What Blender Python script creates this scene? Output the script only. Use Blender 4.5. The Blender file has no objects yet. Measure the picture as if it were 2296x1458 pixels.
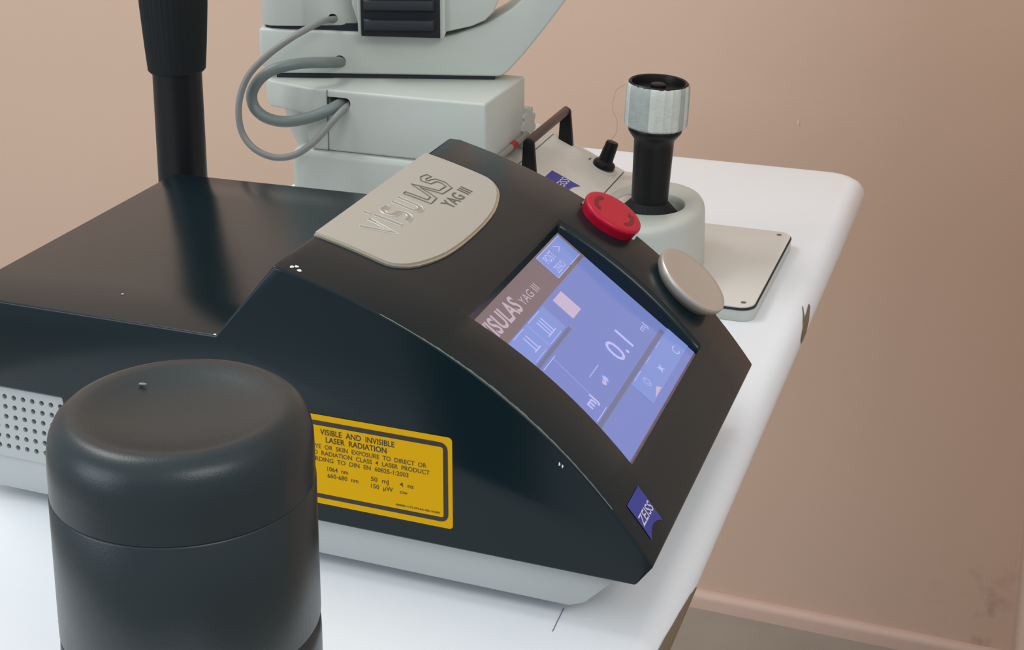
import bpy, bmesh, math, random
from math import sin, cos, pi, radians as rad, sqrt, atan2
from mathutils import Vector, Matrix, Euler
random.seed(7)
SC = bpy.context.scene
COL = SC.collection
T = 0.75                       # height of the table top above the floor; all coordinates below are measured from the table top

# ------------------------------------------------------------------ camera
cd = bpy.data.cameras.new('camera'); cam = bpy.data.objects.new('camera', cd); COL.objects.link(cam)
R = ((0.924650, 0.380324, -0.013981), (0.086592, -0.246100, -0.965369), (-0.370594, 0.891415, -0.260496))
def _rot():
    a, b, c = rad(15.10), rad(-.8336), rad(-22.574)
    rz = lambda t: Matrix(((cos(t), -sin(t), 0), (sin(t), cos(t), 0), (0, 0, 1)))
    rx = Matrix(((1, 0, 0), (0, cos(a), -sin(a)), (0, sin(a), cos(a))))
    B = Matrix(((1, 0, 0), (0, 0, -1), (0, 1, 0)))
    return rz(b) @ rx @ B @ rz(c)
M = _rot()                     # rows: image right, image down, view direction
mw = Matrix.Identity(4)
for i in range(3):
    mw[i][0] = M[0][i]; mw[i][1] = -M[1][i]; mw[i][2] = -M[2][i]
mw[0][3], mw[1][3], mw[2][3] = 0.0, 0.0, 0.48 + T
cam.matrix_world = mw
FPX, W, H = 3528.5, 2296.0, 1458.0
cd.sensor_fit = 'HORIZONTAL'; cd.sensor_width = 36.0; cd.lens = 36.0 * FPX / W
cd.shift_x = (W / 2 - 940.0) / W
cd.shift_y = -(H / 2 - 240.7) / W
cd.clip_start = 0.02; cd.clip_end = 60
SC.camera = cam

# ------------------------------------------------------------------ world, lamps, exposure
SC.view_settings.view_transform = 'Standard'; SC.view_settings.look = 'None'
SC.view_settings.gamma = 1.0; SC.view_settings.use_curve_mapping = False
SC.view_settings.exposure = 0.0
wd = bpy.data.worlds.new('world'); SC.world = wd; wd.use_nodes = True
bg = wd.node_tree.nodes['Background']; bg.inputs[1].default_value = 0.88
wn = wd.node_tree.nodes; wl = wd.node_tree.links
w_tc = wn.new('ShaderNodeTexCoord'); w_sx = wn.new('ShaderNodeSeparateXYZ'); w_cr = wn.new('ShaderNodeValToRGB')
wl.new(w_tc.outputs['Generated'], w_sx.inputs[0]); wl.new(w_sx.outputs['Z'], w_cr.inputs[0]); wl.new(w_cr.outputs[0], bg.inputs[0])
w_cr.color_ramp.elements[0].position = 0.05; w_cr.color_ramp.elements[0].color = (0.54, 0.58, 0.62, 1)
w_cr.color_ramp.elements[1].position = 0.75; w_cr.color_ramp.elements[1].color = (0.97, 1.02, 1.06, 1)
def area(name, loc, target, size, power, col):
    l = bpy.data.lights.new(name, 'AREA'); l.shape = 'RECTANGLE'; l.size, l.size_y = size; l.energy = power; l.color = col
    o = bpy.data.objects.new(name, l); COL.objects.link(o); o.location = (loc[0], loc[1], loc[2] + T)
    d = Vector((target[0], target[1], target[2] + T)) - o.location
    o.rotation_euler = d.to_track_quat('-Z', 'Y').to_euler(); return o
area('overhead_light', (-1.5, 0.9, 1.9), (-0.8, 1.3, 0), (1.2, 0.5), 17, (1.0, 0.97, 0.93))  # ceiling lamp of the room
area('window_light', (-1.9, -1.1, 0.75), (-0.5, 1.1, 0.1), (1.4, 1.2), 20, (0.80, 0.90, 1.0))
area('overhead_light', (1.1, -0.5, 1.7), (-0.5, 1.1, 0.0), (1.2, 0.5), 15, (1.0, 0.96, 0.92))  # added fill light from the right front, no lamp known there

# ------------------------------------------------------------------ materials
def lin(c):
    c = c / 255.0
    return c / 12.92 if c <= 0.04045 else ((c + 0.055) / 1.055) ** 2.4
def rgb(r, g, b): return (lin(r), lin(g), lin(b), 1)
def mat(name, col, rough=0.5, metal=0.0, spec=0.5, bump=0.0, bscale=400, mott=0.0, mscale=30, coat=0.0, emit=None, es=1.0):
    m = bpy.data.materials.new(name); m.use_nodes = True
    nt = m.node_tree; b = nt.nodes['Principled BSDF']
    b.inputs['Base Color'].default_value = col; b.inputs['Roughness'].default_value = rough
    b.inputs['Metallic'].default_value = metal; b.inputs['Specular IOR Level'].default_value = spec
    b.inputs['Coat Weight'].default_value = coat; b.inputs['Coat Roughness'].default_value = 0.15
    tc = nt.nodes.new('ShaderNodeTexCoord')
    if bump:
        n = nt.nodes.new('ShaderNodeTexNoise'); n.inputs['Scale'].default_value = bscale; n.inputs['Detail'].default_value = 3
        nt.links.new(tc.outputs['Object'], n.inputs['Vector'])
        bp = nt.nodes.new('ShaderNodeBump'); bp.inputs['Strength'].default_value = bump; bp.inputs['Distance'].default_value = 0.0006
        nt.links.new(n.outputs['Fac'], bp.inputs['Height']); nt.links.new(bp.outputs['Normal'], b.inputs['Normal'])
    if mott:
        n = nt.nodes.new('ShaderNodeTexNoise'); n.inputs['Scale'].default_value = mscale; n.inputs['Detail'].default_value = 4
        nt.links.new(tc.outputs['Object'], n.inputs['Vector'])
        mx = nt.nodes.new('ShaderNodeMix'); mx.data_type = 'RGBA'
        mx.inputs[6].default_value = tuple(c * (1 - mott) for c in col[:3]) + (1,)
        mx.inputs[7].default_value = tuple(min(1, c * (1 + mott)) for c in col[:3]) + (1,)
        nt.links.new(n.outputs['Fac'], mx.inputs[0]); nt.links.new(mx.outputs[2], b.inputs['Base Color'])
    if emit:
        b.inputs['Emission Color'].default_value = emit; b.inputs['Emission Strength'].default_value = es
    return m
def wallmat(name, col, dark=0.93):
    m = mat(name, col, 0.62, spec=0.25, bump=0.35, bscale=45, mott=0.03, mscale=2.5)
    return m
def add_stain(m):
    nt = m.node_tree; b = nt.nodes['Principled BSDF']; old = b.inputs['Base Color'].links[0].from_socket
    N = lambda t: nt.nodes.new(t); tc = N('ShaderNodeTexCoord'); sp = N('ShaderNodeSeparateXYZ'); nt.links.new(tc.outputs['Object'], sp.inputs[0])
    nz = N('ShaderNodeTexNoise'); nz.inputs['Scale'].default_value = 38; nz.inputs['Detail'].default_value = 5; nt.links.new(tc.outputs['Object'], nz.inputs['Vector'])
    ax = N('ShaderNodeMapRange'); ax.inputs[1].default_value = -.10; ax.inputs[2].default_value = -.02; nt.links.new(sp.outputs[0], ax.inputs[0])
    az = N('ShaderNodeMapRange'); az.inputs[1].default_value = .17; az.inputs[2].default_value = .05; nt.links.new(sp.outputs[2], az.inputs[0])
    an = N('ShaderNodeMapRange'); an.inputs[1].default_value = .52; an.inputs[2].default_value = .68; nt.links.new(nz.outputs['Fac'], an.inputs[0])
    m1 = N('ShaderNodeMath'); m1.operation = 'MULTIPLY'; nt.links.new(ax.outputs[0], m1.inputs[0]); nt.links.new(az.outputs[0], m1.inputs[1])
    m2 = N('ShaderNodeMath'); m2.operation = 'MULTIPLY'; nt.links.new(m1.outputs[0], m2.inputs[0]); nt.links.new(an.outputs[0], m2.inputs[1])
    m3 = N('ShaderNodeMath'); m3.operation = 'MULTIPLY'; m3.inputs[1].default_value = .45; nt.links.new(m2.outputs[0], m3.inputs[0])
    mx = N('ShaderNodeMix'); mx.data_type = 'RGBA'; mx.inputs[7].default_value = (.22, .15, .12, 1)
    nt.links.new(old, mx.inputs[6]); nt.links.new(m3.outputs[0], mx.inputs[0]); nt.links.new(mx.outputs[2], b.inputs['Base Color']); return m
M_ = dict(
    wall_stained=add_stain(wallmat('peach_wall_paint_scuffed', (0.63, 0.455, 0.35, 1))),
    wall=wallmat('peach_wall_paint', (0.63, 0.455, 0.35, 1)),
    skirt=mat('skirting_paint', (0.64, 0.46, 0.38, 1), 0.5, bump=0.3, bscale=60),
    floor=mat('worn_floor', (0.34, 0.30, 0.255, 1), 0.55, mott=0.12, mscale=9, bump=0.2, bscale=80),
    table=mat('white_laminate', (0.775, 0.812, 0.845, 1), 0.42, spec=0.3, mott=0.012, mscale=25),
    wood=mat('bare_chipboard', (0.19, 0.135, 0.08, 1), 0.8, mott=0.35, mscale=400),
    ink=mat('blue_ink', (0.10, 0.10, 0.25, 1), 0.6),
    dark=mat('dark_green_grey_paint', (0.0042, 0.0125, 0.0160, 1), 0.19, spec=0.28, bump=0.04, bscale=2600, mott=0.10, mscale=14),
    base=mat('pale_grey_plastic', (0.40, 0.42, 0.415, 1), 0.45, bump=0.12, bscale=1500),
    hole=mat('vent_dark', (0.01, 0.012, 0.02, 1), 0.6),
    plate=mat('satin_aluminium', (0.51, 0.505, 0.455, 1), 0.42, metal=0.45, bump=0.15, bscale=1800),
    plate_rim=mat('plate_rim', (0.45, 0.40, 0.30, 1), 0.35, metal=0.5),
    engr=mat('engraving', (0.13, 0.115, 0.09, 1), 0.6),
    engr2=mat('pressed_groove', (0.36, 0.33, 0.28, 1), 0.45, metal=0.3),
    bright=mat('bright_edge', (0.80, 0.78, 0.72, 1), 0.3, metal=0.2),
    white=mat('white_chip', (0.75, 0.78, 0.76, 1), 0.6),
    chip=mat('paint_chip_grey', (0.20, 0.23, 0.23, 1), 0.6),
    red=mat('red_plastic', (0.44, 0.004, 0.028, 1), 0.30, spec=0.35),
    redmark=mat('dark_red_marking', (0.17, 0.008, 0.015, 1), 0.5),
    silver=mat('warm_silver', (0.56, 0.53, 0.47, 1), 0.36, metal=0.6, bump=0.08, bscale=2200),
    black=mat('black_plastic', (0.008, 0.008, 0.009, 1), 0.38, spec=0.25),
    matte=mat('black_rubber', (0.009, 0.011, 0.012, 1), 0.62, spec=0.2, bump=0.2, bscale=900),
    brown=mat('worn_black_handle', (0.075, 0.052, 0.042, 1), 0.42, mott=0.2, mscale=60),
    yellow=mat('yellow_label', (0.63, 0.345, 0.0, 1), 0.6, spec=0.12),
    lblack=mat('label_black', (0.02, 0.016, 0.012, 1), 0.5),
    ltext=mat('label_text', (0.07, 0.04, 0.006, 1), 0.6),
    badge=mat('badge_blue', (0.03, 0.04, 0.30, 1), 0.45),
    btext=mat('badge_white', (0.62, 0.58, 0.62, 1), 0.5),
    lamp=mat('grey_green_enamel', (0.50, 0.53, 0.487, 1), 0.42, bump=0.12, bscale=1400),
    lamp2=mat('cream_enamel', (0.65, 0.635, 0.58, 1), 0.42, bump=0.12, bscale=1400, mott=0.08, mscale=40),
    groove=mat('groove_shadow_gap', (0.10, 0.095, 0.08, 1), 0.7),
    cable=mat('grey_green_cable', (0.17, 0.205, 0.195, 1), 0.42),
    cable2=mat('grey_cable', (0.235, 0.24, 0.225, 1), 0.42),
    tape=mat('cloth_tape', (0.53, 0.55, 0.50, 1), 0.75, bump=0.9, bscale=700, mott=0.12, mscale=160),
    tape_d=mat('cloth_tape_grey', (0.34, 0.375, 0.35, 1), 0.8, bump=0.9, bscale=700, mott=0.15, mscale=160),
    tan=mat('cream_plate', (0.64, 0.63, 0.585, 1), 0.4),
    cap=mat('dark_rubber_coating', (0.0135, 0.0230, 0.0265, 1), 0.33, spec=0.40, bump=0.12, bscale=1500),
    rail=mat('grey_rail', (0.25, 0.25, 0.23, 1), 0.4),
    redscale=mat('red_index_mark', (0.40, 0.01, 0.02, 1), 0.5),
    hair=mat('hair', (0.10, 0.06, 0.04, 1), 0.6),
    s_head=mat('screen_header', rgb(60, 50, 52), 0.16, emit=rgb(112, 98, 104), es=1.0),
    s_blue=mat('screen_blue', rgb(40, 50, 90), 0.14, emit=rgb(114, 126, 184), es=1.0),
    s_blue2=mat('screen_light_blue', rgb(40, 50, 90), 0.14, emit=rgb(122, 140, 200), es=1.0),
    s_bar=mat('screen_grey_bar', rgb(50, 50, 60), 0.14, emit=rgb(102, 106, 138), es=1.0),
    s_line=mat('screen_line', rgb(90, 100, 130), 0.14, emit=rgb(156, 170, 224), es=1.0),
    s_text=mat('screen_text', rgb(90, 90, 120), 0.14, emit=rgb(170, 172, 220), es=1.0),
    s_htext=mat('screen_header_text', rgb(90, 80, 90), 0.14, emit=rgb(172, 156, 166), es=1.0),
    s_white=mat('screen_pale_box', rgb(90, 80, 90), 0.14, emit=rgb(180, 166, 192), es=1.0),
    bezel=mat('screen_gasket', (0.50, 0.31, 0.30, 1), 0.30, mott=0.3, mscale=300),
)

# ------------------------------------------------------------------ mesh helpers
class MB:
    """collects pieces of one part into one mesh"""
    def __init__(s): s.v = []; s.f = []; s.m = []
    def add(s, vf, mi=0):
        v, f = vf; o = len(s.v)
        s.v += [tuple(p) for p in v]; s.f += [[i + o for i in q] for q in f]; s.m += [mi] * len(f); return s
    def build(s, name, mats, parent=None, bevel=0, seg=2, smooth=40, label=None, cut=None, fix=True, limit=30):
        if not isinstance(mats, (list, tuple)): mats = [mats]
        off = parent['_o'] if parent is not None else (0, 0, -T)
        me = bpy.data.meshes.new(name)
        me.from_pydata([(p[0] - off[0], p[1] - off[1], p[2] - off[2]) for p in s.v], [], s.f)
        for k in mats: me.materials.append(k)
        me.polygons.foreach_set('material_index', s.m)
        if fix:
            bm = bmesh.new(); bm.from_mesh(me); bmesh.ops.remove_doubles(bm, verts=bm.verts, dist=1e-7)
            bmesh.ops.recalc_face_normals(bm, faces=bm.faces); bm.to_mesh(me); bm.free()
        o = bpy.data.objects.new(name, me); COL.objects.link(o)
        if bevel or cut:
            if bevel:
                b = o.modifiers.new('b', 'BEVEL'); b.width = bevel; b.segments = seg; b.limit_method = 'ANGLE'; b.angle_limit = rad(limit)
            tmp = []
            for c in (cut or []):
                cm = bpy.data.meshes.new('c'); cm.from_pydata([(p[0] - off[0], p[1] - off[1], p[2] - off[2]) for p in c[0]], [], c[1])
                bm = bmesh.new(); bm.from_mesh(cm); bmesh.ops.recalc_face_normals(bm, faces=bm.faces); bm.to_mesh(cm); bm.free()
                co = bpy.data.objects.new('c', cm); COL.objects.link(co); tmp.append(co)
                q = o.modifiers.new('c', 'BOOLEAN'); q.object = co; q.operation = 'DIFFERENCE'; q.solver = 'EXACT'
            dg = bpy.context.evaluated_depsgraph_get()
            nm = bpy.data.meshes.new_from_object(o.evaluated_get(dg)); o.modifiers.clear(); o.data = nm; nm.name = name
            for c in tmp: bpy.data.objects.remove(c)
            me = nm
        if smooth:
            me.polygons.foreach_set('use_smooth', [True] * len(me.polygons)); me.set_sharp_from_angle(angle=rad(smooth))
        if parent is not None: o.parent = parent
        if label: o['label'] = label
        return o
def thing(name, label, cat, loc):
    o = bpy.data.objects.new(name, None); COL.objects.link(o); o.location = (loc[0], loc[1], loc[2] + T)
    o.empty_display_size = 0.02; o['label'] = label; o['category'] = cat; o['_o'] = loc; return o
def sub(p, parent):
    """make p a sub-part of parent (both already in the same thing frame)"""
    p.parent = parent; return p
def struct(o): o['kind'] = 'structure'; return o
def box(x0, x1, y0, y1, z0, z1):
    return ([(x0, y0, z0), (x1, y0, z0), (x1, y1, z0), (x0, y1, z0), (x0, y0, z1), (x1, y0, z1), (x1, y1, z1), (x0, y1, z1)],
            [[0, 3, 2, 1], [4, 5, 6, 7], [0, 1, 5, 4], [1, 2, 6, 5], [2, 3, 7, 6], [3, 0, 4, 7]])
def prism(poly, f0, f1):
    """poly of 2D points; f0/f1 map a 2D point to the 3D point of either end face"""
    n = len(poly); v = [f0(*p) for p in poly] + [f1(*p) for p in poly]
    f = [list(range(n)), list(range(2 * n - 1, n - 1, -1))] + [[i, i + n, (i + 1) % n + n, (i + 1) % n] for i in range(n)]
    return v, f
def frame(n, up=(0, 1, 0)):
    n = Vector(n).normalized(); u = Vector(up); t = (u - n * u.dot(n)).normalized(); return t.cross(n) * 1, t, n
def lathe(prof, c, n=(0, 0, 1), seg=48, up=(0, 1, 0), rfun=None):
    """prof: (radius, height) pairs along axis n"""
    a, b, n = frame(n, up); c = Vector(c); v = []; f = []; k = len(prof)
    for i in range(seg):
        t = 2 * pi * i / seg
        for j, (r, h) in enumerate(prof):
            rr = r * (rfun(t, j) if rfun else 1)
            v.append(tuple(c + a * (rr * cos(t)) + b * (rr * sin(t)) + n * h))
    for i in range(seg):
        i2 = (i + 1) % seg
        for j in range(k - 1):
            f.append([i * k + j, i2 * k + j, i2 * k + j + 1, i * k + j + 1])
    if prof[0][0] > 1e-6: f.append([i * k for i in range(seg)][::-1])
    if prof[-1][0] > 1e-6: f.append([i * k + k - 1 for i in range(seg)])
    return v, f
def spline(pts, n=8):
    P = [Vector(p) for p in pts]; P = [2 * P[0] - P[1]] + P + [2 * P[-1] - P[-2]]; out = []
    for i in range(1, len(P) - 2):
        a, b, c, d = P[i - 1:i + 3]
        for k in range(n):
            t = k / n
            out.append(0.5 * ((2 * b) + (c - a) * t + (2 * a - 5 * b + 4 * c - d) * t * t + (3 * b - a - 3 * c + d) * t ** 3))
    out.append(P[-2]); return out
def tube(path, r, seg=12, closed=False):
    path = [Vector(p) for p in path]; n = len(path); v = []; f = []
    prev = None
    for i, p in enumerate(path):
        if closed: d = path[(i + 1) % n] - path[i - 1]
        else: d = path[min(i + 1, n - 1)] - path[max(i - 1, 0)]
        d.normalize()
        if prev is None:
            h = Vector((0, 0, 1)) if abs(d.z) < .9 else Vector((1, 0, 0)); a = (h - d * h.dot(d)).normalized()
        else: a = (prev - d * prev.dot(d)).normalized()
        prev = a; b = d.cross(a)
        rr = r[i] if isinstance(r, list) else r
        for k in range(seg):
            t = 2 * pi * k / seg; v.append(tuple(p + a * (rr * cos(t)) + b * (rr * sin(t))))
    for i in range(n if closed else n - 1):
        for k in range(seg):
            i2 = (i + 1) % n
            f.append([i * seg + k, i * seg + (k + 1) % seg, i2 * seg + (k + 1) % seg, i2 * seg + k])
    if not closed:
        f.append(list(range(seg))[::-1]); f.append([(n - 1) * seg + k for k in range(seg)])
    return v, f
def rrect(x0, x1, y0, y1, r, n=5, corners=(1, 1, 1, 1)):
    out = []
    for (cx, cy, a, on) in ((x1 - r, y0 + r, -90, corners[0]), (x1 - r, y1 - r, 0, corners[1]), (x0 + r, y1 - r, 90, corners[2]), (x0 + r, y0 + r, 180, corners[3])):
        if on:
            for k in range(n + 1):
                t = rad(a + 90 * k / n); out.append((cx + r * cos(t), cy + r * sin(t)))
        else:
            t = rad(a + 45); out.append((cx + r * (1 if cos(t) > 0 else -1), cy + r * (1 if sin(t) > 0 else -1)))
    return out
def text2d(s, size=1.0, align='LEFT', sx=1.0, shear=0.0, bold=0.0, spacing=1.0):
    cu = bpy.data.curves.new('t', 'FONT'); cu.body = s; cu.size = size; cu.align_x = align; cu.shear = shear; cu.offset = bold
    cu.space_character = spacing; cu.resolution_u = 3; cu.fill_mode = 'BOTH' if False else cu.fill_mode
    o = bpy.data.objects.new('t', cu); COL.objects.link(o); dg = bpy.context.evaluated_depsgraph_get(); dg.update()
    me = o.evaluated_get(dg).to_mesh()
    v = [(p.co.x * sx, p.co.y) for p in me.vertices]; f = [list(p.vertices) for p in me.polygons]
    o.evaluated_get(dg).to_mesh_clear(); bpy.data.objects.remove(o); bpy.data.curves.remove(cu)
    return v, f
def put(vf, fn): return [fn(*p) for p in vf[0]], vf[1]
def flat(poly): return list(poly), [list(range(len(poly)))]
def ribbon_outline(pts, w):
    """outline polygon of a thick open polyline (mitred)"""
    L = []; Rr = []; n = len(pts); P = [Vector(p) for p in pts]
    for i in range(n):
        d0 = (P[i] - P[i - 1]).normalized() if i > 0 else (P[1] - P[0]).normalized()
        d1 = (P[i + 1] - P[i]).normalized() if i < n - 1 else d0
        m = (Vector((-d0.y, d0.x)) + Vector((-d1.y, d1.x))); m.normalize()
        k = min(1.8, 1 / max(.3, m.dot(Vector((-d0.y, d0.x)))))
        L.append(P[i] + m * w / 2 * k); Rr.append(P[i] - m * w / 2 * k)
    return [tuple(p) for p in L + Rr[::-1]]
def arc2(cx, cy, rx, ry, a0, a1, n=8):
    return [(cx + rx * cos(rad(a0 + (a1 - a0) * k / n)), cy + ry * sin(rad(a0 + (a1 - a0) * k / n))) for k in range(n + 1)]

# ------------------------------------------------------------------ room
WY = 1.91
def slab(name, b, m, **k): return struct(MB().add(box(*b)).build(name, m, **k))
slab('floor', (-3.2, 2.2, -1.6, WY + .1, -T - .1, -T), M_['floor'])
slab('wall_back', (-3.2, .012, WY, WY + .12, -T, 1.95), M_['wall_stained'])
slab('wall_right', (.012, 2.2, 1.35, WY + .12, -T, 1.95), M_['wall'], bevel=.006, seg=3)  # unseen front part pulled forward to block light from the right
b = MB(); prof = [(0, -T)] + [(-.012, -T)] + arc2(-.002, -T + .0145, .010, .009, 180, 90, 5) + [(0, -T + .0235)]
b.add(prism(prof, lambda y, z: (-3.2, WY + y, z), lambda y, z: (.012, WY + y, z)))
struct(b.build('baseboard_back', M_['skirt']))
b = MB(); b.add(prism(prof, lambda y, z: (.012 + y, 1.35, z), lambda y, z: (.012 + y, WY, z)))
struct(b.build('baseboard_right', M_['skirt']))

# ------------------------------------------------------------------ table
t = thing('instrument_table', 'white laminate table with rounded corner and chipped edge under the instruments', 'table', (-.43, .9, -T))
RX, LX, FY, NY, TH = -.1622, -.700, 1.562, .26, .032
out = rrect(LX, RX, NY, FY, .030, 10)
def rim(poly, k, z):     # inset outline by k
    cx, cy = (LX + RX) / 2, (NY + FY) / 2
    sx, sy = (RX - LX) / 2, (FY - NY) / 2
    return [(cx + (x - cx) * (sx - k) / sx, cy + (y - cy) * (sy - k) / sy, z) for x, y in poly]
b = MB(); rings = []
for k in range(9):
    a = pi * k / 8; rings.append(rim(out, .0145 * (1 - sin(a)), -TH / 2 + TH / 2 * cos(a)))
v = [p for r in rings for p in r]; n = len(out)
f = [list(range(n)), list(range((len(rings) - 1) * n, len(rings) * n))[::-1]]
for j in range(len(rings) - 1):
    for i in range(n): f.append([j * n + i, j * n + (i + 1) % n, (j + 1) * n + (i + 1) % n, (j + 1) * n + i])
b.add((v, f)).build('tabletop', M_['table'], t, smooth=35)
def edge_pt(y, a, off=.0004):   # point on the right bullnose, a: 0 top .. 180 bottom
    return (RX - .0145 + (.0145 + off) * sin(rad(a)), y, -TH / 2 + (TH / 2 + off) * cos(rad(a)))
def chip(rows):
    v = []; f = []
    for (y, a0, a1) in rows:
        for k in range(4): v.append(edge_pt(y, a0 + (a1 - a0) * k / 3))
    for i in range(len(rows) - 1):
        for k in range(3): f.append([i * 4 + k, i * 4 + k + 1, i * 4 + 5 + k, i * 4 + 4 + k])
    return v, f
MB().add(chip([(1.150, 84, 96), (1.162, 68, 100), (1.176, 58, 98), (1.190, 56, 78), (1.206, 50, 58)])).add(
    chip([(1.168, 62, 70), (1.180, 48, 56), (1.192, 34, 38)])).build('edge_chip', M_['wood'], t, fix=False)
MB().add(chip([(.792, 100, 110), (.775, 84, 122), (.75, 72, 126), (.72, 62, 124), (.69, 56, 122), (.66, 60, 116), (.62, 74, 100)])).build('edge_chip', M_['wood'], t, fix=False)
MB().add(tube([(-.2167, .6925, .0002), (-.2171, .7010, .0002), (-.2173, .7080, .0002), (-.2176, .7150, .0002)], .00022, 5)).build('pen_mark', M_['ink'], t)
b = MB(); b.add(box(-.50, -.36, .85, 1.0, -T + .05, -TH)); b.build('column', M_['base'], t, bevel=.01)
b = MB(); b.add(box(-.66, -.20, .55, 1.30, -T, -T + .05)); b.build('foot', M_['base'], t, bevel=.012)

# ------------------------------------------------------------------ laser console
Y0, Y1 = .6993, .9630
CO = (-20.732704632443607, -7.925358031224497, -2.339624786331403, -0.5605140680901523, 0.13998711736884298)
def zs(x):
    u = x + .27; r = 0
    for c in CO: r = r * u + c
    return r
def dz(x): return (zs(x + 1e-4) - zs(x - 1e-4)) / 2e-4
def nrm(x): d = dz(x); q = sqrt(1 + d * d); return (-d / q, 1 / q)
def on(x, y, off=.0):
    a, c = nrm(x); return (x + a * off, y, zs(x) + c * off)
SCX0, SCX1, SCY0, SCY1 = -.2835, -.1903, .7465, .9125
P0x, P0z, SL = -.28582, .14105, -.75759
def scr(x, y, off=0): return (x + .604 * off, y, P0z + SL * (x - P0x) + .797 * off)      # a point on the recessed screen plane
L = thing('laser_console', 'dark green-grey medical laser console with curved hood, lit touch screen and yellow warning label', 'medical laser console', (-.38, .83, 0))
xs = sorted(set([-.3767 + (.3767 - .1658) * k / 34 for k in range(35)] + [SCX0, SCX1]))
xs = [x for i, x in enumerate(xs) if not any(abs(x - q) < .002 and x != q for q in (SCX0, SCX1))]
prof = [(-.5915, .1342), (-.4144, .1342)] + [(x, zs(x)) for x in xs] + [(-.1750, .0322), (-.5120, .0325), (-.5205, .0786), (-.5915, .0786)]
yc = [Y0, SCY0, SCY1, Y1]; v = []; f = []
def yfar(x): return .9515 if x < -.59 else .9575 if x < -.41 else Y1 - (.004 if x < -.376 else 0)
for (x, z) in prof:
    for k in range(4): v.append((x, yfar(x) if k == 3 else yc[k], z))
n = len(prof); i0 = 2 + xs.index(SCX0); i1 = 2 + xs.index(SCX1)
for i in range(n):
    j = (i + 1) % n
    for k in range(3):
        if k == 1 and i0 <= i < i1: continue
        f.append([i * 4 + k, i * 4 + k + 1, j * 4 + k + 1, j * 4 + k])
f.append([i * 4 for i in range(n)]); f.append([i * 4 + 3 for i in range(n)][::-1])
base = len(v); m = i1 - i0 + 1
for i in range(i0, i1 + 1):
    x = prof[i][0]
    for k in (1, 2): v.append((x, yc[k] - (.0032 if k == 2 else 0), P0z + SL * (x - P0x) - .004))
mid = len(v)
for i in range(i0, i1 + 1): v.append((prof[i][0], SCY1 - .0032, prof[i][1] - .0030))
for q in range(m - 1):
    i = i0 + q; a = base + 2 * q
    f.append([i * 4 + 1, (i + 1) * 4 + 1, a + 2, a]); f.append([i * 4 + 2, (i + 1) * 4 + 2, mid + q + 1, mid + q]); f.append([mid + q, mid + q + 1, a + 3, a + 1]); f.append([a, a + 2, a + 3, a + 1])
f.append([i0 * 4 + 1, i0 * 4 + 2, mid, base + 1, base]); f.append([i1 * 4 + 1, i1 * 4 + 2, mid + m - 1, base + 2 * m - 1, base + 2 * m - 2])
RC, KC = (-.2630, .9545), (-.2102, .9530)
def hn(x): a, c = nrm(x); return Vector((a, 0, c))
cut1 = lathe([(.0215, -.0050), (.0215, .03)], on(RC[0], RC[1] + .003), hn(RC[0]), 40)
cut2 = lathe([(.0226, -.0050), (.0226, .03)], on(KC[0], KC[1] + .004), hn(KC[0]), 40)
body = MB().add((v, f)).build('housing', M_['dark'], L, bevel=.0014, seg=3, smooth=32, cut=[cut1, cut2])
# worn bright nicks along the edges
def blob(fn, s, k=8):
    pts = [fn(s * (.6 + .6 * random.random()) * cos(2 * pi * q / k), s * (.6 + .6 * random.random()) * sin(2 * pi * q / k)) for q in range(k)]
    MB().add(flat(pts)).build('paint_chip', M_['white'], L, fix=False, smooth=0, label='small white chip in the paint')
for (x, y, s) in ((-.3689, .7058, .0015), (-.3672, .7082, .0013), (-.3640, .7052, .0014)): blob(lambda u, w: on(x + u, y + w * 1.2, .0002), s)
for (x, z, s) in ((-.2160, .0935, .0009), (-.2143, .0925, .0008)): blob(lambda u, w: (x + u * .6, Y0 - .0002, z + w * 1.3), s)
for (x, y, s) in ((-.4962, .7338, .0008), (-.4148, .7005, .0011)): blob(lambda u, w: (x + u * 1.5, y + w, .1344), s)
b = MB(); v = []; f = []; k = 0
for q in range(121):      # rubbed paint along the flank-hood edge, with the edge highlight painted in
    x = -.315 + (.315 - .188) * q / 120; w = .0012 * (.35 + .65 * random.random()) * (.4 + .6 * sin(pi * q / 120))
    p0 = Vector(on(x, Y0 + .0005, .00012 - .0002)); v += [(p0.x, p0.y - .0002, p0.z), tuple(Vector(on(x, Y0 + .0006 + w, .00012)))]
b.add((v, [[2 * q, 2 * q + 1, 2 * q + 3, 2 * q + 2] for q in range(120)])).build('edge_wear_highlight', mat('rubbed_edge_highlight', (0.12, 0.155, 0.14, 1), .5), L, fix=False, smooth=0)
# scuffed edge line and painted-in highlight between flank and hood
# base
b = MB(); xa = -.5915
poly = [(xa, .0085), (-.2120, .0085), (-.2035, .0120), (-.1835, .0322), (xa, .0330)]
b.add(prism(poly, lambda x, z: (x, .7052, z), lambda x, z: (x, .948, z))); b.build('base', M_['base'], L, bevel=.0015, seg=2)
for (x, y) in ((-.225, .735), (-.548, .735), (-.225, .92), (-.548, .92)):
    MB().add(lathe([(.011, 0), (.0125, .001), (.0125, .009)], (x, y, 0), seg=24)).build('foot', M_['matte'], L)
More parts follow.
